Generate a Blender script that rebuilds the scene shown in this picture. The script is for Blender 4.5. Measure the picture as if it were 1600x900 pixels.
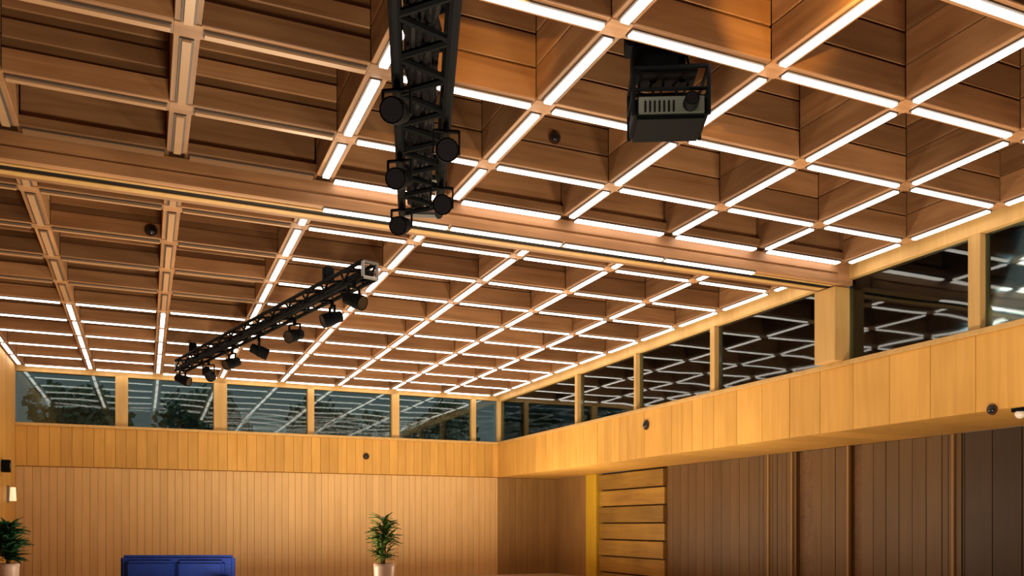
import bpy, bmesh, math, random
from mathutils import Vector, Matrix
random.seed(7)
for o in list(bpy.data.objects): bpy.data.objects.remove(o)
C = bpy.context.scene.collection
S = 5.0; EYE = 1.9              # one unit below = height of the light grid above the eye = 5 m
YAW = 0.4091; F = 1323.1; HV = 820.9

# ------------------------------------------------------------ camera
cam = bpy.data.cameras.new('camera'); co = bpy.data.objects.new('camera', cam); C.objects.link(co)
co.location = (0, 0, EYE); co.rotation_euler = (math.pi/2, 0, -YAW)
cam.lens = F*36/1600; cam.sensor_width = 36; cam.shift_y = (HV-450)/1600
cam.clip_end = 500
bpy.context.scene.camera = co
# ------------------------------------------------------------ dusk sky outside
w = bpy.data.worlds.new('world'); bpy.context.scene.world = w; w.use_nodes = True
bg = w.node_tree.nodes['Background']; bg.inputs[0].default_value = (0.34, 0.42, 0.42, 1); bg.inputs[1].default_value = 0.22
# ------------------------------------------------------------ exposure, added floor fill and halogens
vs = bpy.context.scene.view_settings
vs.view_transform = 'Standard'; vs.look = 'None'; vs.exposure = 0.0; vs.gamma = 1; vs.use_curve_mapping = False
LED = 5.5                      # radiance of the lit diffusers
FILL_POWER = 480                # power of the added upward fill, no fixtures stand there
def lamp(name, kind, p, power, color, rot=(0,0,0), size=1, size_y=None, spot=None, blend=.6):
    d = bpy.data.lights.new(name, kind); d.energy = power; d.color = color
    if kind == 'AREA':
        d.size = size
        if size_y: d.shape = 'RECTANGLE'; d.size_y = size_y
    elif kind == 'SPOT':
        d.spot_size = spot; d.spot_blend = blend; d.shadow_soft_size = size
    else: d.shadow_soft_size = size
    o = bpy.data.objects.new(name, d); C.objects.link(o)
    o.location = (p[0]*S, p[1]*S, p[2]*S+EYE); o.rotation_euler = rot
    return o
for x, y in ((0.3, 1.2), (1.8, 1.2), (0.3, 3.3), (1.8, 3.3), (0.9, 4.9), (2.0, 4.9)):
    lamp('floor_fill', 'AREA', (x, y, -.30), FILL_POWER, (1, .78, .52), (math.pi, 0, 0), 1.6)  # unseen fill added low in the hall to brighten the timber
for src, dst in (((.62, 1.40, .95), (.70, 1.80, 1.09)), ((1.20, 1.12, .95), (1.25, 1.45, 1.10))):     # warm halogens on the rig near the camera
    dv = (Vector(dst)-Vector(src)).to_track_quat('-Z', 'Y').to_euler()
    lamp('halogen_lamp', 'SPOT', src, 130, (1, .50, .10), dv, .01, spot=1.0)

# ------------------------------------------------------------ helpers
def ray(u, v):
    a = (u-800)/F; c, s = math.cos(YAW), math.sin(YAW)
    return (a*c+s, c-a*s, (HV-v)/F)
def onX(u, v, X): r = ray(u, v); k = X/r[0]; return Vector((X, r[1]*k, r[2]*k))
def onY(u, v, Y): r = ray(u, v); k = Y/r[1]; return Vector((r[0]*k, Y, r[2]*k))
def onZ(u, v, Z): r = ray(u, v); k = Z/r[2]; return Vector((r[0]*k, r[1]*k, Z))
def W(p): return Vector((p[0]*S, p[1]*S, p[2]*S+EYE))

def mat(name, col, rough=.6, metal=0, emit=None, es=0):
    m = bpy.data.materials.new(name); m.use_nodes = True
    b = m.node_tree.nodes['Principled BSDF']
    b.inputs['Base Color'].default_value = (*col, 1); b.inputs['Roughness'].default_value = rough; b.inputs['Metallic'].default_value = metal
    if name.startswith('black'): b.inputs['Specular IOR Level'].default_value = .06
    if emit: b.inputs['Emission Color'].default_value = (*emit, 1); b.inputs['Emission Strength'].default_value = es
    return m
def wood(name, c1, c2, axis='x', rough=.5, vary=.35, scale=1.0):
    m = mat(name, c1, rough); nt = m.node_tree; N = nt.nodes; L = nt.links; b = N['Principled BSDF']
    tc = N.new('ShaderNodeTexCoord'); mp = N.new('ShaderNodeMapping'); oi = N.new('ShaderNodeObjectInfo')
    sc = {'x': (.45, 7, 7), 'y': (7, .45, 7), 'z': (7, 7, .45)}[axis]
    mp.inputs['Scale'].default_value = [v*scale for v in sc]
    add = N.new('ShaderNodeVectorMath'); add.operation = 'ADD'
    mul = N.new('ShaderNodeMath'); mul.operation = 'MULTIPLY'; mul.inputs[1].default_value = 37
    L.new(oi.outputs['Random'], mul.inputs[0]); L.new(tc.outputs['Object'], add.inputs[0]); L.new(mul.outputs[0], add.inputs[1])
    L.new(add.outputs[0], mp.inputs['Vector'])
    n = N.new('ShaderNodeTexNoise'); n.inputs['Scale'].default_value = 1; n.inputs['Detail'].default_value = 4; n.inputs['Distortion'].default_value = .8
    L.new(mp.outputs[0], n.inputs['Vector'])
    n2 = N.new('ShaderNodeTexNoise'); n2.inputs['Scale'].default_value = .9; n2.inputs['Detail'].default_value = 2
    L.new(add.outputs[0], n2.inputs['Vector'])
    r = N.new('ShaderNodeValToRGB'); r.color_ramp.elements[0].position = .3; r.color_ramp.elements[1].position = .72
    r.color_ramp.elements[0].color = (*c2, 1); r.color_ramp.elements[1].color = (*c1, 1)
    mx = N.new('ShaderNodeMath'); mx.operation = 'MULTIPLY_ADD'; mx.inputs[1].default_value = .6; 
    L.new(n.outputs['Fac'], mx.inputs[0]); m4 = N.new('ShaderNodeMath'); m4.operation = 'MULTIPLY'; m4.inputs[1].default_value = .4
    L.new(n2.outputs['Fac'], m4.inputs[0]); L.new(m4.outputs[0], mx.inputs[2]); L.new(mx.outputs[0], r.inputs[0])
    hsv = N.new('ShaderNodeHueSaturation'); mr = N.new('ShaderNodeMapRange')
    mr.inputs['To Min'].default_value = 1-vary; mr.inputs['To Max'].default_value = 1+vary
    L.new(oi.outputs['Random'], mr.inputs['Value']); L.new(mr.outputs[0], hsv.inputs['Value']); L.new(r.outputs[0], hsv.inputs['Color'])
    L.new(hsv.outputs[0], b.inputs['Base Color'])
    bp = N.new('ShaderNodeBump'); bp.inputs['Strength'].default_value = .15; bp.inputs['Distance'].default_value = .01
    L.new(n.outputs['Fac'], bp.inputs['Height']); L.new(bp.outputs[0], b.inputs['Normal'])
    return m
M = {}
M['beamx'] = wood('spruce_beam_x', (.42, .235, .115), (.20, .095, .04), 'x', vary=.32)
M['beamy'] = wood('spruce_beam_y', (.42, .235, .115), (.20, .095, .04), 'y', vary=.3)
M['core'] = wood('joint_shade_core_wood', (.22, .115, .05), (.12, .06, .025), 'x', vary=.2)  # darkened so the grooves between boards carry their shade in colour
M['deck'] = wood('deck_plank_wood', (.30, .15, .065), (.15, .07, .028), 'x', vary=.3)
M['fascia'] = wood('honey_fascia_wood', (.70, .40, .095), (.54, .285, .055), 'z', vary=.10)
M['lower'] = wood('tan_wall_plank_wood', (.74, .49, .22), (.62, .39, .16), 'z', vary=.06)
M['brown'] = wood('brown_wall_plank_wood', (.16, .09, .035), (.115, .06, .022), 'z', vary=.14)
M['dark'] = wood('dark_opening_wood', (.055, .028, .013), (.035, .017, .008), 'z', vary=.2)
M['mid'] = wood('mid_brown_plank_wood', (.34, .20, .075), (.26, .145, .05), 'z', vary=.1)
M['yellow'] = wood('yellow_lit_wood', (.62, .42, .03), (.48, .30, .02), 'z', vary=.08)  # yellow light on the jamb put into the wood colour
M['olive'] = wood('olive_brown_plank_wood', (.36, .21, .04), (.18, .095, .022), 'y', vary=.3)  # yellowish tone carries the light of the opening
M['post'] = wood('pale_post_wood', (.66, .44, .17), (.50, .31, .10), 'z', vary=.1)
M['floor'] = wood('pale_oak_floor', (.56, .42, .27), (.45, .31, .19), 'y', rough=.45, vary=.05)
M['led'] = mat('lit_diffuser', (.9, .9, .9), .4, 0, (1, .84, .70), LED)
M['off'] = mat('unlit_diffuser', (.42, .27, .16), .3)
M['alu'] = mat('dark_light_channel', (.10, .085, .08), .5, .3)
M['black'] = mat('black_powder_coat', (.004, .0055, .007), .7, 0)
M['black2'] = mat('black_cable_and_slot_shade', (.01, .01, .012), .55)
M['steel'] = mat('grey_steel', (.32, .34, .35), .35, .8)
M['grey'] = mat('grey_green_plastic', (.09, .115, .10), .4)
M['lens'] = mat('dark_lens_glass', (.008, .01, .015), .15)
M['white'] = mat('white_plastic', (.75, .73, .7), .4)
M['sensor'] = mat('dark_brown_sensor_plastic', (.05, .02, .012), .4)
M['warm'] = mat('glowing_sconce_glass', (.9, .7, .5), .4, 0, (1, .72, .42), .9)
M['pot'] = mat('pale_pink_ceramic', (.66, .50, .42), .4)
M['soil'] = mat('potting_soil', (.05, .03, .02), .9)
M['stem'] = mat('brown_stem', (.12, .07, .03), .8)
M['concrete'] = mat('outdoor_paving', (.12, .12, .11), .9)
def noise_mat(name, c1, c2, scale, rough):
    m = mat(name, c1, rough); nt = m.node_tree; N = nt.nodes; L = nt.links
    n = N.new('ShaderNodeTexNoise'); n.inputs['Scale'].default_value = scale; n.inputs['Detail'].default_value = 3
    r = N.new('ShaderNodeValToRGB'); r.color_ramp.elements[0].position = .35; r.color_ramp.elements[1].position = .65
    r.color_ramp.elements[0].color = (*c1, 1); r.color_ramp.elements[1].color = (*c2, 1)
    tc = N.new('ShaderNodeTexCoord'); L.new(tc.outputs['Object'], n.inputs['Vector'])
    L.new(n.outputs['Fac'], r.inputs[0]); L.new(r.outputs[0], N['Principled BSDF'].inputs['Base Color'])
    return m
M['leaf'] = noise_mat('green_leaf', (.035, .10, .015), (.10, .22, .03), 9, .5)
M['leafdark'] = noise_mat('dark_green_leaf', (.008, .05, .02), (.02, .11, .04), 9, .5)
M['treeleaf'] = noise_mat('tree_leaf', (.14, .28, .15), (.36, .46, .36), 1.5, .6)
M['bark'] = noise_mat('tree_bark', (.10, .07, .05), (.2, .15, .1), 6, .9)
M['blue'] = noise_mat('royal_blue_fabric', (.001, .024, .24), (.002, .034, .31), 3, .75)
def glass_mat():
    m = bpy.data.materials.new('window_glass'); m.use_nodes = True; nt = m.node_tree; N = nt.nodes; L = nt.links
    N.remove(N['Principled BSDF']); out = N['Material Output']
    tr = N.new('ShaderNodeBsdfTransparent'); tr.inputs[0].default_value = (.80, .90, .88, 1)
    gl = N.new('ShaderNodeBsdfGlossy'); gl.inputs['Roughness'].default_value = .03; gl.inputs[0].default_value = (.85, .95, 1, 1)
    fr = N.new('ShaderNodeFresnel'); fr.inputs[0].default_value = 1.6
    n = N.new('ShaderNodeTexNoise'); n.inputs['Scale'].default_value = .9; n.inputs['Detail'].default_value = 1
    bp = N.new('ShaderNodeBump'); bp.inputs['Strength'].default_value = .25; bp.inputs['Distance'].default_value = .05
    L.new(n.outputs['Fac'], bp.inputs['Height']); L.new(bp.outputs[0], gl.inputs['Normal']); L.new(bp.outputs[0], fr.inputs['Normal'])
    mx = N.new('ShaderNodeMixShader'); L.new(fr.outputs[0], mx.inputs[0]); L.new(tr.outputs[0], mx.inputs[1]); L.new(gl.outputs[0], mx.inputs[2])
    L.new(mx.outputs[0], out.inputs[0]); return m
M['glass'] = glass_mat()

def meta(o, label=None, cat=None, group=None, kind=None):
    for k, v in (('label', label), ('category', cat), ('group', group), ('kind', kind)):
        if v: o[k] = v
    return o
def empty(name, p, label=None, cat=None, group=None, kind=None, world=False):
    o = bpy.data.objects.new(name, None); o.empty_display_size = .1; C.objects.link(o)
    o.location = p if world else W(p); return meta(o, label, cat, group, kind)
def link(name, me, m, loc, parent=None):
    o = bpy.data.objects.new(name, me)
    if m and not me.materials: me.materials.append(m)
    C.objects.link(o); o.location = loc
    if parent:
        o.parent = parent
        pl = Vector(parent.location); q = parent.parent
        while q: pl += Vector(q.location); q = q.parent
        o.location = Vector(loc)-pl
    return o
cache = {}
def boxmesh(dx, dy, dz, m, bev=.006):
    key = (round(dx, 3), round(dy, 3), round(dz, 3), m.name, bev)
    if key in cache: return cache[key]
    bm = bmesh.new(); bmesh.ops.create_cube(bm, size=1, matrix=Matrix.Diagonal((dx, dy, dz, 1)))
    if bev: bmesh.ops.bevel(bm, geom=bm.edges[:], offset=min(bev, min(dx, dy, dz)*.3), segments=1, affect='EDGES')
    me = bpy.data.meshes.new('box'); bm.to_mesh(me); bm.free(); me.materials.append(m); cache[key] = me; return me
def box(name, x0, x1, y0, y1, z0, z1, m, parent=None, bev=.006):
    """corners in hall units"""
    me = boxmesh(abs(x1-x0)*S, abs(y1-y0)*S, abs(z1-z0)*S, m, bev)
    return link(name, me, m, W(((x0+x1)/2, (y0+y1)/2, (z0+z1)/2)), parent)
def multi(name, boxes, m, parent=None):
    """several boxes of one body in one mesh; origin at first box"""
    c = W(((boxes[0][0]+boxes[0][1])/2, (boxes[0][2]+boxes[0][3])/2, (boxes[0][4]+boxes[0][5])/2))
    bm = bmesh.new()
    for b in boxes:
        q = W(((b[0]+b[1])/2, (b[2]+b[3])/2, (b[4]+b[5])/2))-c
        bmesh.ops.create_cube(bm, size=1, matrix=Matrix.Translation(q) @ Matrix.Diagonal(((b[1]-b[0])*S, (b[3]-b[2])*S, (b[5]-b[4])*S, 1)))
    me = bpy.data.meshes.new(name); bm.to_mesh(me); bm.free()
    return link(name, me, m, c, parent)
def tube_bm(bm, a, b, r, n=8, r2=None):
    a, b = Vector(a), Vector(b); d = b-a; L = d.length
    if L < 1e-6: return
    q = Vector((0, 0, 1)).rotation_difference(d.normalized()).to_matrix().to_4x4()
    bmesh.ops.create_cone(bm, cap_ends=True, segments=n, radius1=r, radius2=r if r2 is None else r2, depth=L, matrix=Matrix.Translation((a+b)/2) @ q)
def bm_obj(name, bm, m, origin, parent=None, smooth=False):
    """bm in world metres relative to origin"""
    me = bpy.data.meshes.new(name); bm.to_mesh(me); bm.free()
    if smooth:
        for p in me.polygons: p.use_smooth = True
    return link(name, me, m, origin, parent)

# ------------------------------------------------------------ grid numbers
X0, DX, Y0, DY = .4739, .3948, 1.4767, .3489
IS = list(range(-3, 6)); JS = list(range(-3, 14))
gx = lambda i: X0+DX*i
gy = lambda j: Y0+DY*j
BW = .052; H1 = 1.23                      # beam width, underside of the deck
XL, XR, YF, YB = gx(-3)-.026, 2.50, 6.045, -1.3
ZF = -EYE/S

# ------------------------------------------------------------ floor, walls
fl = box('floor', XL-.1, 3.4, YB-.1, YF+.1, ZF-.04, ZF, M['floor'], bev=0); meta(fl, kind='structure')

def wall(name, b, m):
    o = box(name, *b, m, bev=0); meta(o, kind='structure'); return o
# far wall: lower planks z<.37, honey fascia .37-.635
wf = wall('wall_far', (XL-.1, 3.06, YF+.012, YF+.12, ZF, .62), M['lower'])
x = XL; n = 0
while x < 2.5-.002:
    x2 = min(x+.0625, 2.5)
    box('plank', x+.0008, x2-.0008, YF-.012-.002*random.random(), YF+.012, .372, .622, M['fascia'], wf, .004)
    x = x2
x = XL
while x < 3.0-.002:
    x2 = min(x+.046, 2.5) if x < 2.499 else min(x+.05, 3.0)
    box('plank', x+.0007, x2-.0007, YF-.001-.002*random.random(), YF+.012, ZF, .368, M['lower'] if x < 2.499 else M['mid'], wf, .004)
    x = x2
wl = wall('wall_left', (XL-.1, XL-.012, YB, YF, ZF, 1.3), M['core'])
y = YF
while y > 3.5:
    box('plank', XL-.012, XL, y-.0615, y-.0005, ZF, .995, M['fascia'], wl, .004); y -= .0625
wb = wall('wall_back', (XL-.1, 3.1, YB-.1, YB, ZF, 1.3), M['lower'])
# right-hand bulkhead: fascia panels, soffit boards, body
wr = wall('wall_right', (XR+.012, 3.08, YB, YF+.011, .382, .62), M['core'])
y = YF
k = 0
while y > .6:
    wdt = .0873 if y > 3.2 else .1745
    box('panel', XR-.002*random.random(), XR+.012, y-wdt+.001, y-.001, .37, .622, M['fascia'], wr, .004); y -= wdt
y = YF
while y > .6:
    box('soffit_board', XR+.012, 3.0, y-.1735, y-.001, .37, .382, M['fascia'], wr, .004); y -= .1745
# recessed wall at X=3.0
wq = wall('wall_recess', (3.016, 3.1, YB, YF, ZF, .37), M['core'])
def Yat(u): return onX(u, 800, 3.0)[1]
def vplanks(u0, u1, m, step=.07, out=0.0):
    a, b = Yat(u1), Yat(u0); y = a
    while y < b-.004:
        y2 = min(y+step, b)
        box('plank', 3.0-out-.002*random.random(), 3.016, y+.0012, y2-.0012, ZF, .369, m, wq, .004); y = y2
vplanks(866, 920, M['mid'], .12)
vplanks(1042, 1186, M['brown'], .08)
vplanks(1186, 1246, M['brown'], .035, .006)
vplanks(1270, 1328, M['brown'], .09)
vplanks(1346, 1470, M['brown'], .07)
vplanks(1470, 1504, M['brown'], .03, .006)
vplanks(1504, 1700, M['dark'], .12)  # near-black boards stand in for the unlit opening here
# thin pale slats beside the dark joints
for u in (1203, 1240, 1328, 1492):
    yy = Yat(u); box('slat', 2.985, 3.0, yy-.006, yy+.006, ZF, .369, M['mid'], wq, .003)
# jamb and louvre boards at the recess's far end, coloured for yellow light there
jb = box('trim_1', 2.965, 3.016, Yat(938), Yat(922), ZF, .369, M['yellow'], None); meta(jb, kind='structure')
a, b = Yat(1042), Yat(940)-.003
z = .36; k = 0
while z > ZF+.03:
    box('louvre_board', 2.972+.01*(k % 2), 3.016, a, b, z-.109, z-.004, M['olive'], wq, .004); z -= .115; k += 1

# ------------------------------------------------------------ window bands
def window(name, kind='structure'):
    return empty(name, (0, 0, 0), kind='structure')
w1 = window('window_1')          # far band
ws = [-.138, .470, 1.076, 1.691, 2.305]
wd = [.075, .085, .045, .055, .036]
box('sill', XL, 2.5, YF-.03, YF+.08, .622, .640, M['post'], w1, .008)
box('head_rail', XL, 2.5, YF+.02, YF+.075, .965, 1.02, M['post'], w1, .008)
edges = [XL+.01]
for xx, ww in zip(ws, wd):
    box('mullion', xx-ww/2, xx+ww/2, YF, YF+.06, .640, .965, M['post'], w1, .008)
    edges += [xx-ww/2, xx+ww/2]
edges.append(2.498)
for a, b in zip(edges[::2], edges[1::2]):
    box('pane', a, b, YF+.034, YF+.038, .64, .965, M['glass'], w1, 0)
w2 = window('window_2')          # right band
box('sill', XR-.012, XR+.09, YB, YF+.03, .622, .640, M['post'], w2, .008)
box('head_rail', XR, XR+.075, YB, YF+.03, .955, 1.02, M['post'], w2, .008)
ys = [1.26, 1.95, 3.35, 4.05, 4.75, YF+.012]
wds = [.04, .045, .035, .022, .035, .036]
cols = sorted(list(zip(ys, wds))+[(2.565, .11)])
prev = YB
for yy, ww in cols:
    if yy == 2.565: box('column', XR-.05, XR+.06, yy-.055, yy+.055, .640, .928, M['post'], w2, .01)
    else: box('mullion', XR, XR+.05, yy-ww/2, yy+ww/2, .640, .955, M['post'], w2, .008)
    box('pane', XR+.026, XR+.030, prev, yy-ww/2, .64, .955, M['glass'], w2, 0)
    prev = yy+ww/2
# ------------------------------------------------------------ ceiling: deck, beams, boards
ce = box('ceiling', XL-.1, XR+.12, YB-.1, YF+.12, H1+.02, H1+.06, M['deck'], bev=0); meta(ce, kind='structure')
for j in JS[1:]:                                      # deck planks
    ya, yb = gy(j-1), gy(j)
    for i in IS[1:]:
        xa, xb = gx(i-1)+BW/2, gx(i)-BW/2
        for q in range(4):
            yy = ya+BW/2+(yb-ya-BW)*q/4
            box('plank', xa, xb, yy+.001, yy+(yb-ya-BW)/4-.001, H1+random.choice((-.012, 0, 0)), H1+.02, M['deck'], ce, 0)
for i in IS:                                          # lengthwise beams
    x = gx(i); bb = box('beam', x-BW/2+.004, x+BW/2-.004, YB, YF+.02, 1.004, H1+.02, M['core'] if 0 else M['beamy'], ce, .01)
    side = 1 if i < -1 else -1
    for j in JS[1:]:
        ya, yb = gy(j-1)+BW/2, gy(j)-BW/2
        if j == 3: yb = 2.44
        if j == 4: ya = 2.64
        xa = x+side*(BW/2-.004); xb = x+side*BW/2
        for za, zb in ((1.0, 1.075), (1.08, 1.155), (1.16, H1)):
            box('board', min(xa, xb), max(xa, xb), ya+.001, yb-.001, za, zb, M['beamy'], bb, .004)
        box('soffit_board', x-BW/2+.001, x+BW/2-.001, ya, yb, .999, 1.004, M['beamy'], bb, 0)
    for j in JS:
        if j != 3: box('node_plate', x-BW/2, x+BW/2, gy(j)-BW/2, gy(j)+BW/2, .997, 1.004, M['beamx'], bb, 0)
for j in JS:                                          # crosswise beams
    if j == 3: continue
    y = gy(j)
    segs = [(gx(i-1)+BW/2, gx(i)-BW/2) for i in IS[1:]]
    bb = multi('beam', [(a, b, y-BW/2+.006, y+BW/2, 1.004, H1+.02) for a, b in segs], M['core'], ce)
    for n, (a, b) in enumerate(segs):
        wide = n < 3 
        lam = ((1.0, 1.05), (1.075, 1.115), (1.14, H1)) if wide else ((1.0, 1.07), (1.076, 1.15), (1.156, H1))
        for za, zb in lam:
            box('board', a+.001, b-.001, y-BW/2, y-BW/2+.008, za, zb, M['beamx'], bb, .004)
        box('soffit_board', a, b, y-BW/2+.001, y+BW/2, .999, 1.004, M['beamx'], bb, 0)
# deep double girder
gd = box('beam', XL, XR+.02, 2.487, 2.522, .93, H1+.02, M['beamx'], ce, .012)
for za, zb in ((.93, .962), (.969, 1.003)): box('face_ply', XL, XR-.06, 2.480, 2.487, za, zb, M['beamx'], gd, .004)
gd['label'] = 'deep double girder with a dark gap along its middle'
box('girder_ply', XL, XR+.02, 2.556, 2.616, .93, H1+.02, M['beamx'], gd, .012)
box('slot_shade', XL, XR+.02, 2.522, 2.556, .9305, H1+.02, M['black2'], gd, 0)  # black strip standing in for the shade inside the slot
box('girder_lip', XL, XR-.06, 2.508, 2.522, .927, .93, M['post'], gd, .003)
box('girder_lip', XL, XR-.06, 2.556, 2.585, .927, .93, M['post'], gd, .003)
box('ledge', XL, XR-.08, 2.436, 2.482, 1.004, 1.03, M['beamx'], gd, .006)
for n, i in enumerate(IS[1:]):
    for za, zb in ((1.032, 1.12), (1.126, H1)):
        box('board', gx(i-1)+BW/2+.001, gx(i)-BW/2-.001, 2.455, 2.482, za, zb, M['beamx'], gd, .004)

# ------------------------------------------------------------ light lines
def strip(parent, x, y, length, along, lit, zz=.999, wdt=.018):
    hw = .014; l2 = length/2
    if along == 'y':
        c = box('channel', x-hw, x+hw, y-l2, y+l2, zz-.004, zz, M['alu'], parent, 0)
        box('diffuser', x-wdt/2, x+wdt/2, y-l2+.002, y+l2-.002, zz-.009, zz-.004, M['led' if lit else 'off'], c, 0)
    else:
        c = box('channel', x-l2, x+l2, y-hw, y+hw, zz-.004, zz, M['alu'], parent, 0)
        box('diffuser', x-l2+.002, x+l2-.002, y-wdt/2, y+wdt/2, zz-.009, zz-.004, M['led' if lit else 'off'], c, 0)
labA = {-3: 'lengthwise ceiling light line hugging the left wall', -2: 'lengthwise ceiling light line second from the left wall',
 -1: 'lengthwise light line third from the left wall, lit only at its far end', 0: 'bright lengthwise light line just left of the black overhead truss',
 1: 'bright lengthwise light line first to the right of the black overhead truss', 2: 'lengthwise light line that passes behind the hanging projector',
 3: 'lengthwise light line first to the right of the projector', 4: 'lengthwise light line second to the right of the projector',
 5: 'lengthwise light line along the top of the right-hand windows'}
for i in IS:
    t = empty('light_line', (gx(i), 3.0, .995), labA[i], 'ceiling light', 'lengthwise light lines of the ceiling grid')
    for j in range(-1, 14):
        lit = i >= 0 or j >= 9
        ya, yb = gy(j-1)+.030, gy(j)-.030
        if j == 3: yb = 2.43
        if j == 4: ya = 2.65
        strip(t, gx(i), (ya+yb)/2, yb-ya, 'y', lit)
ordn = {1: 'first', 2: 'second', 3: 'third', 4: 'fourth', 5: 'fifth', 6: 'sixth', 7: 'seventh', 8: 'eighth', 9: 'ninth'}
for j in range(-1, 14):
    if j == 3: lab = 'crosswise light line tucked against the near side of the deep girder'
    elif j == 13: lab = 'crosswise light line along the top of the far windows'
    elif j < 3: lab = 'crosswise ceiling light line, %s from the deep girder on the near side' % ordn[3-j]
    else: lab = 'crosswise ceiling light line, %s beyond the deep girder' % ordn[j-3]
    t = empty('light_line', (1.0, gy(j), .995), lab, 'ceiling light', 'crosswise light lines of the ceiling grid')
    for i in IS[1:]:
        xa, xb = gx(i-1)+.030, gx(i)-.030
        lit = i-1 >= 0 or j >= 8
        if j == 3:
            strip(t, (xa+xb)/2, 2.459, xb-xa, 'x', lit, 1.003, .024)
            if lit and i < 5: strip(t, (gx(i-1)+gx(i))/2, 2.497, DX-.01, 'x', lit, .930, .016)
        else: strip(t, (xa+xb)/2, gy(j), xb-xa, 'x', lit, wdt=.030 if j == 13 else .016 if j < 3 else .013)

# ------------------------------------------------------------ trusses and stage lights
def truss(p0, p1, sec, n, label, r=.028, nc=7):
    """p0,p1 hall units, centre line"""
    A, B = W(p0), W(p1); d = (B-A); L = d.length; d.normalize()
    s = d.cross(Vector((0, 0, 1))).normalized(); u = Vector((0, 0, 1)); hs = sec*S/2
    t = empty('lighting_truss', A, label, 'truss', world=True)
    cn = [s*hs+u*hs, -s*hs+u*hs, -s*hs-u*hs, s*hs-u*hs]
    for c in cn:
        bm = bmesh.new(); tube_bm(bm, c, c+d*L, r); bm_obj('chord', bm, M['black'], A, t)
    for k in range(n):
        q0 = d*(L*k/n); q1 = d*(L*(k+1)/n)
        for f in range(4):
            a, b = cn[f], cn[(f+1) % 4]
            if k % 2: a, b = b, a
            bm = bmesh.new(); tube_bm(bm, a+q0, b+q1, r*.62, 6); bm_obj('brace', bm, M['black'], A, t)
    for q in (Vector(), d*L):
        bm = bmesh.new()
        for f in range(4): tube_bm(bm, cn[f]+q, cn[(f+1) % 4]+q, r*.9, 6)
        bm_obj('end_frame', bm, M['steel'], A, t)
    # cable bundle lying in the truss
    bm = bmesh.new()
    for k in range(nc):
        off = s*random.uniform(-.55, .55)*hs+u*random.uniform(-.7, -.2)*hs; prev = off.copy()
        for m_ in range(1, 15):
            nx = off+d*(L*m_/14)+s*random.uniform(-.2, .2)*hs+u*random.uniform(-.15, .15)*hs
            tube_bm(bm, prev, nx, .034, 6); prev = nx
    bm_obj('cable_bundle', bm, M['black2'], A, t)
    return t, A, d, s, L
def hoist(p, label):
    w0 = W(p); t = empty('chain_hoist', w0, label, 'hoist', 'chain hoists holding the trusses', world=True)
    top = (1.0-p[2])*S
    bm = bmesh.new(); tube_bm(bm, (0, 0, .28), (0, 0, top), .018, 6); bm_obj('chain', bm, M['steel'], w0, t)
    bm = bmesh.new(); bmesh.ops.create_cube(bm, size=1, matrix=Matrix.Translation((0, 0, .14)) @ Matrix.Diagonal((.2, .2, .28, 1)))
    bmesh.ops.bevel(bm, geom=bm.edges[:], offset=.03, segments=2, affect='EDGES'); bm_obj('motor', bm, M['black'], w0, t)
def stage_light(p, ang, tilt, label, size=1.0, group='stage lights on the trusses'):
    w0 = Vector(p); t = empty('stage_light', w0, label, 'stage light', group, world=True)
    k = size
    bm = bmesh.new(); tube_bm(bm, (0, 0, 0), (0, 0, .09*k), .04*k, 8); bmesh.ops.create_cube(bm, size=1, matrix=Matrix.Diagonal((.3*k, .05*k, .03*k, 1)))
    for sx in (-1, 1): bmesh.ops.create_cube(bm, size=1, matrix=Matrix.Translation((sx*.16*k, 0, -.14*k)) @ Matrix.Diagonal((.02*k, .05*k, .3*k, 1)))
    y_ = bm_obj('yoke', bm, M['black'], w0, t); y_.rotation_euler.z = ang
    R = Matrix.Rotation(ang, 4, 'Z') @ Matrix.Rotation(tilt, 4, 'X')
    bm = bmesh.new()
    prof = [(.06, .22), (.11, .20), (.12, .05), (.14, -.02), (.14, -.22)]
    rings = []
    for rr, zz in prof:
        rings.append([bm.verts.new((rr*k*math.cos(a*math.pi/8), rr*k*math.sin(a*math.pi/8), zz*k)) for a in range(16)])
    for a, b in zip(rings, rings[1:]):
        for q in range(16): bm.faces.new((a[q], a[(q+1) % 16], b[(q+1) % 16], b[q]))
    bm.faces.new(rings[0][::-1]); bm.transform(Matrix.Translation((0, 0, -.24*k)) @ R)
    h_ = bm_obj('lamp_head', bm, M['black'], w0, t)
    bm = bmesh.new(); bmesh.ops.create_cone(bm, cap_ends=True, segments=16, radius1=.125*k, radius2=.125*k, depth=.02*k, matrix=Matrix.Translation((0, 0, -.24*k)) @ R @ Matrix.Translation((0, 0, -.2*k)))
    bm_obj('lens', bm, M['lens'], w0, h_)
P0 = onZ(672, -420, .85); P1 = onZ(657, 338, .85)
P0.z = P1.z = .905
tr1, A1, d1, s1, L1 = truss(P0, P1, .10, 22, 'black box truss hanging overhead in front of the deep girder', .055, 22)
hs = .10*S/2
slabs = ['black stage light clamped to the near truss at the top edge of the photo', 'black stage light on the near truss, second from the top edge',
         'black stage light on the near truss, third from the top edge', 'black stage light on the near truss, fourth from the top edge', 'black stage light on the near truss, closest to the deep girder']
for k, (q, sd) in enumerate(((.50, -1), (.61, 1), (.72, -1), (.82, 1), (.93, -1))):
    p = A1+d1*(L1*q)+s1*hs*sd+Vector((0, 0, -hs-.133))
    stage_light(p, -YAW+.15*sd+math.pi, 1.2, slabs[k], .85)
for q, lab in ((.45, 'chain hoist holding the near truss, nearest the camera'), (.9, 'chain hoist holding the near truss next to the deep girder')):
    p = P0.lerp(P1, q); hoist((p.x, p.y, p.z+.062), lab)
Q0 = onZ(282, 572, .90); Q1 = onZ(578, 422, .90)
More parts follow.
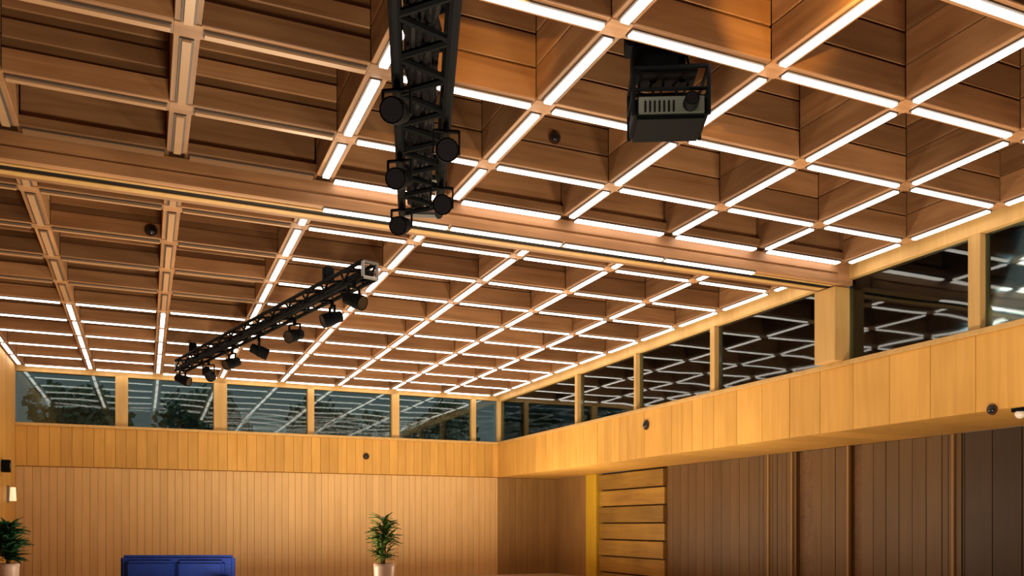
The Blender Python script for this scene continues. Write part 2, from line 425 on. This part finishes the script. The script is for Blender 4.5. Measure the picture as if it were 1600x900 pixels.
tr2, A2, d2, s2, L2 = truss(Q0, Q1, .055, 26, 'black truss hanging diagonally beyond the deep girder', .036, 8)
for q, lab in ((.1, 'chain hoist at the far end of the diagonal truss'), (.85, 'chain hoist at the near end of the diagonal truss')):
    p = Q0.lerp(Q1, q); hoist((p.x, p.y, p.z+.0355), lab)
names2 = ['at its far left end', 'second from its far end', 'left of its middle', 'at its middle', 'right of its middle', 'second from its near end', 'at its near right end']
for k, q in enumerate((.06, .18, .34, .5, .68, .84, .97)):
    p = A2+d2*(L2*q)+s2*random.choice((-1, 1))*.055*S/2+Vector((0, 0, -.055*S/2-.12))
    stage_light(p, random.uniform(0, 3), random.choice((-1.2, 1.2)), 'black stage light under the diagonal truss, '+names2[k], .95)

# ------------------------------------------------------------ projector
pc = onZ(1043, 186, .90); wp = W(pc)
pj = empty('projector', wp, 'large black projector hanging from the ceiling in a frame', 'projector', world=True)
pj.rotation_euler = (0, 0, 0)
Rz = Matrix.Rotation(-YAW-.05, 4, 'Z')
def pbox(name, c, d, m, parent, bev=.02):
    bm = bmesh.new(); bmesh.ops.create_cube(bm, size=1, matrix=Matrix.Diagonal((*d, 1)))
    bmesh.ops.bevel(bm, geom=bm.edges[:], offset=bev, segments=2, affect='EDGES')
    bm.transform(Rz @ Matrix.Translation(c)); return bm_obj(name, bm, m, wp, parent)
body = pbox('body', (0, 0, 0), (.80, .62, .26), M['black'], pj, .04)
pbox('front_panel', (0, -.315, .0), (.70, .03, .18), M['grey'], body, .008)
for k in range(7): pbox('vent_slat', (-.28+.0+k*.05, -.335, -.02), (.02, .02, .12), M['black'], body, .003)
bm = bmesh.new(); bmesh.ops.create_cone(bm, cap_ends=True, segments=20, radius1=.085, radius2=.075, depth=.16, matrix=Rz @ Matrix.Translation((.2, -.38, 0)) @ Matrix.Rotation(math.pi/2, 4, 'X'))
ln = bm_obj('lens_barrel', bm, M['black'], wp, pj)
bm = bmesh.new(); bmesh.ops.create_cone(bm, cap_ends=True, segments=20, radius1=.06, radius2=.06, depth=.01, matrix=Rz @ Matrix.Translation((.2, -.465, 0)) @ Matrix.Rotation(math.pi/2, 4, 'X'))
bm_obj('lens', bm, M['lens'], wp, ln)
bm = bmesh.new()
for sx in (-1, 1):
    for sy in (-1, 1): tube_bm(bm, (sx*.4, sy*.3, -.1), (sx*.4, sy*.3, .42), .022, 8)
for z_ in (.18, .42):
    for sx in (-1, 1): tube_bm(bm, (sx*.4, -.3, z_), (sx*.4, .3, z_), .022, 8); tube_bm(bm, (-.4, sx*.3, z_), (.4, sx*.3, z_), .022, 8)
bm.transform(Rz); fr = bm_obj('cage_frame', bm, M['black'], wp, pj)
bm = bmesh.new(); zt = (1.0-pc.z)*S+.9
tube_bm(bm, (-.16, 0, .42), (-.16, 0, zt), .04, 10); tube_bm(bm, (.16, 0, .42), (.16, 0, zt), .04, 10)
bmesh.ops.create_cube(bm, size=1, matrix=Matrix.Translation((0, 0, .44)) @ Matrix.Diagonal((.6, .4, .04, 1)))
bm.transform(Rz); bm_obj('drop_pole', bm, M['black'], wp, pj)
pbox('control_box', (-.14, .0, .60), (.52, .34, .28), M['black'], pj, .02)
pbox('cable_box', (-.34, .0, .92), (.26, .30, .34), M['black'], pj, .02)
bm = bmesh.new()
for k in range(5):
    prev = Vector((-.3+.13*k, .1, .14))
    for m_ in range(1, 9):
        nx = Vector((-.3+.13*k+random.uniform(-.05, .05), .1+random.uniform(-.05, .05), .14+m_*(zt-.14)/8)); tube_bm(bm, prev, nx, .014, 6); prev = nx
bm.transform(Rz); bm_obj('cable_bundle', bm, M['black2'], wp, pj)

# ------------------------------------------------------------ small fittings
def disc_fitting(name, p, nrm, r, label, cat, m=M['sensor'], group=None):
    w0 = W(p); t = empty(name, w0, label, cat, group, world=True)
    q = Vector((0, 0, 1)).rotation_difference(Vector(nrm)).to_matrix().to_4x4()
    bm = bmesh.new(); bmesh.ops.create_cone(bm, cap_ends=True, segments=20, radius1=r, radius2=r*.95, depth=.03, matrix=q @ Matrix.Translation((0, 0, .015))); bm_obj('base_plate', bm, m, w0, t)
    bm = bmesh.new(); bmesh.ops.create_uvsphere(bm, u_segments=16, v_segments=8, radius=r*.7, matrix=q @ Matrix.Translation((0, 0, .03)) @ Matrix.Diagonal((1, 1, .7, 1)))
    bm_obj('dome', bm, M['lens'] if m is M['sensor'] else m, w0, t, True)
p = onY(866, 216, gy(2)-BW/2); disc_fitting('smoke_detector', p, (0, -1, 0), .09, 'small round sensor on a beam face left of the projector', 'sensor')
p = onY(236, 360, gy(5)-BW/2); disc_fitting('smoke_detector', p, (0, -1, 0), .11, 'small dark sensor on the unlit beams at the left', 'sensor')
p = onY(572, 713, YF-.014); disc_fitting('security_camera', p, (0, -1, 0), .12, 'small dark dome camera on the far wall above the potted plant', 'camera')
p = onX(1010, 664, XR-.002); disc_fitting('security_camera', p, (-1, 0, 0), .14, 'brown dome camera on the right-hand timber band toward the far corner', 'camera')
p = onX(1551, 640, XR-.002); disc_fitting('security_camera', p, (-1, 0, 0), .09, 'brown dome camera on the timber band at the right edge', 'camera')
p = onX(1594, 664, XR+.03); w0 = W((p.x, p.y, .37))
t = empty('emergency_light', w0, 'small white lamp under the timber band at the right edge', 'lamp', world=True)
bm = bmesh.new(); bmesh.ops.create_cube(bm, size=1, matrix=Matrix.Translation((0, 0, -.03)) @ Matrix.Diagonal((.14, .2, .06, 1))); bm_obj('bracket', bm, M['black'], w0, t)
bm = bmesh.new(); bmesh.ops.create_uvsphere(bm, u_segments=16, v_segments=10, radius=.08, matrix=Matrix.Translation((0, 0, -.09))); bm_obj('lamp_globe', bm, M['white'], w0, t, True)
# sconce on left wall
p = onX(11, 772, XL); w0 = W(p)
t = empty('wall_sconce', w0, 'glowing wall lamp with dark cap at the left edge', 'wall lamp', world=True)
bm = bmesh.new(); bmesh.ops.create_cube(bm, size=1, matrix=Matrix.Translation((.03, 0, 0)) @ Matrix.Diagonal((.06, .12, .5, 1))); bm_obj('back_plate', bm, M['steel'], w0, t)
bm = bmesh.new(); bmesh.ops.create_cone(bm, cap_ends=True, segments=16, radius1=.09, radius2=.07, depth=.4, matrix=Matrix.Translation((.15, 0, 0))); bm_obj('shade', bm, M['warm'], w0, t, True)
p = onX(2, 728, XL); w0 = W(p)
t = empty('wall_speaker', w0, 'small dark loudspeaker on the left wall above the wall lamp', 'speaker', world=True)
bm = bmesh.new(); bmesh.ops.create_cube(bm, size=1, matrix=Matrix.Translation((.12, 0, 0)) @ Matrix.Diagonal((.2, .28, .34, 1))); bm_obj('cabinet', bm, M['black'], w0, t)
bm = bmesh.new(); bmesh.ops.create_cone(bm, cap_ends=True, segments=16, radius1=.09, radius2=.07, depth=.02, matrix=Matrix.Translation((.23, 0, 0)) @ Matrix.Rotation(math.pi/2, 4, 'Y')); bm_obj('cone', bm, M['grey'], w0, t)

# ------------------------------------------------------------ sofa and plants
def at(u, dist):                       # floor point seen in column u at forward distance dist (metres)
    a = (u-800)/F; c, s = math.cos(YAW), math.sin(YAW)
    return Vector(((a*c+s)*dist, (c-a*s)*dist, 0))
sp = at(269, 18.0)
sf = empty('sofa', sp, 'royal blue high-backed sofa in front of the timber far wall', 'sofa', world=True)
sa = -YAW+.02
def sbox(name, c, d, parent, bev=.06, m=M['blue']):
    c = [v*1.175 for v in c]; d = [v*1.175 for v in d]
    bm = bmesh.new(); bmesh.ops.create_cube(bm, size=1, matrix=Matrix.Diagonal((*d, 1)))
    bmesh.ops.bevel(bm, geom=bm.edges[:], offset=bev, segments=4, affect='EDGES')
    bm.transform(Matrix.Rotation(sa, 4, 'Z') @ Matrix.Translation(c)); return bm_obj(name, bm, m, sp, parent, False)
sbox('backrest', (0, .3, .60), (2.08, .16, .94), sf)
sbox('seat', (0, -.1, .28), (1.8, .75, .26), sf, .05)
for sx in (-1, 1):
    sbox('armrest', (sx*.96, -.06, .42), (.16, .8, .5), sf, .05)
    sbox('cushion', (sx*.46, .17, .72), (.86, .14, .50), sf, .06)
    sbox('seat_cushion', (sx*.45, -.12, .45), (.86, .7, .12), sf, .05)
    for sy in (-1, 1): sbox('leg', (sx*.85, sy*.25, .075), (.05, .05, .15), sf, .01, M['black'])
def plant(p, label, m, fw, z0, z1, n):
    t = empty('potted_plant', p, label, 'plant', world=True)
    bm = bmesh.new(); prof = [(.13, 0), (.15, .02), (.19, z0-.06), (.20, z0), (.175, z0), (.17, z0-.05)]
    rings = [[bm.verts.new((r*math.cos(a*math.pi/12), r*math.sin(a*math.pi/12), z)) for a in range(24)] for r, z in prof]
    for a, b in zip(rings, rings[1:]):
        for q in range(24): bm.faces.new((a[q], a[(q+1) % 24], b[(q+1) % 24], b[q]))
    bm.faces.new(rings[0][::-1]); pt = bm_obj('planter', bm, M['pot'], p, t, True)
    bm = bmesh.new(); bmesh.ops.create_cone(bm, cap_ends=True, segments=20, radius1=.168, radius2=.168, depth=.02, matrix=Matrix.Translation((0, 0, z0-.045))); bm_obj('soil', bm, M['soil'], p, pt)
    rnd = random.Random(int(fw*100))
    for k in range(7):                       # stems, each its own part
        bm = bmesh.new(); a = rnd.uniform(0, 6.28); r = rnd.uniform(.02, .1)
        tube_bm(bm, (r*.4*math.cos(a), r*.4*math.sin(a), z0-.04), (r*2*math.cos(a)*fw*1.6, r*2*math.sin(a)*fw*1.6, z0+(z1-z0)*rnd.uniform(.5, .8)), .012, 6, .006); bm_obj('stem', bm, M['stem'], p, t)
    lm = bpy.data.meshes.new('leaf'); L = .30
    vs_, fs = [], []
    for q in range(6):
        f = q/5; wd_ = .045*math.sin(math.pi*(.08+.86*f))+.002; zz = .0-.10*f*f*1.2; xx = L*f
        vs_ += [(xx, -wd_, zz+.012), (xx, 0, zz), (xx, wd_, zz+.012)]
    for q in range(5):
        for c_ in (0, 1): fs.append((q*3+c_, q*3+c_+1, q*3+c_+4, q*3+c_+3))
    lm.from_pydata(vs_, [], fs); lm.materials.append(m)
    for k in range(n):
        o = bpy.data.objects.new('leaf', lm); C.objects.link(o); o.parent = t
        a = rnd.uniform(0, 6.28); f = rnd.random(); zz = z0+(z1-z0)*(.05+.83*f); rr = fw*.32*math.sin(math.pi*(.15+.75*f))*rnd.random()
        o.location = (rr*math.cos(a), rr*math.sin(a), zz)
        o.rotation_euler = (rnd.uniform(-.4, .4), -rnd.uniform(.1, 1.2), a+rnd.uniform(-.5, .5)); sc = rnd.uniform(.7, 1.15)*fw/.5; o.scale = (sc, sc, sc)
plant(at(600, 16.0), 'green leafy plant in a tall pale planter against the far wall', M['leaf'], .40, 1.18, 2.12, 190)
plant(at(12, 15.6), 'dark green bushy plant in a pale planter at the left edge', M['leafdark'], .48, 1.20, 1.93, 240)

# ------------------------------------------------------------ outdoors
g = box('ground', -5, 14, YF+.2, 16, ZF-.05, ZF-.01, M['concrete'], bev=0); meta(g, kind='structure')
g2 = box('ground', 3.2, 14, -5, YF+.2, ZF-.05, ZF-.01, M['concrete'], bev=0); meta(g2, kind='structure')
def tree(x, y, hgt, rad, label, seed):
    p = Vector((x*S, y*S, 0)); rnd = random.Random(seed)
    t = empty('tree', p, label, 'tree', 'trees outside the windows', world=True)
    bm = bmesh.new(); tube_bm(bm, (0, 0, 0), (.1, 0, hgt*.55), .17, 10, .1)
    for k in range(6):
        a = k*1.05+rnd.random(); tube_bm(bm, (.08, 0, hgt*(.35+.03*k)), (rad*.6*math.cos(a), rad*.6*math.sin(a), hgt*(.6+.05*k)), .07, 6, .02)
    bm_obj('trunk', bm, M['bark'], p, t)
    vs_, fs = [], []
    cl = [(rnd.uniform(-1, 1)*rad*.6, rnd.uniform(-1, 1)*rad*.6, hgt*rnd.uniform(.5, .98), rad*rnd.uniform(.35, .6)) for _ in range(20)]
    for k in range(4200):
        c = rnd.choice(cl); v = Vector((rnd.gauss(0, 1), rnd.gauss(0, 1), rnd.gauss(0, 1))).normalized()*c[3]*rnd.uniform(.7, 1)
        q = Vector(c[:3])+v; a = Vector((rnd.gauss(0, 1), rnd.gauss(0, 1), rnd.gauss(0, 1))).normalized()*.17; b = a.orthogonal()*.6
        n0 = len(vs_); vs_ += [q-a, q-b, q+a, q+b]; fs.append((n0, n0+1, n0+2, n0+3))
    me = bpy.data.meshes.new('foliage'); me.from_pydata(vs_, [], fs); link('foliage', me, M['treeleaf'], p, t)['kind'] = 'stuff'
for k, (x, y, hh, rr, lab) in enumerate((
    (-.5, 7.6, 6.8, 2.0, 'leafy tree outside the far windows, behind their left end'), (.55, 8.3, 7.4, 2.2, 'leafy tree outside the far windows, behind the second pane'),
    (1.6, 7.7, 6.9, 2.1, 'leafy tree outside the far windows, behind the third pane'), (2.7, 8.1, 7.5, 2.2, 'leafy tree outside the far windows, behind the corner'),
    (4.3, 6.2, 7.0, 2.2, 'leafy tree outside the right-hand windows near the far corner'), (4.6, 4.4, 6.6, 2.0, 'leafy tree outside the right-hand windows left of the thick column'),
    (4.6, 2.7, 6.4, 1.9, 'leafy tree outside the right-hand windows right of the thick column'))):
    tree(x, y, hh, rr, lab, k+3)
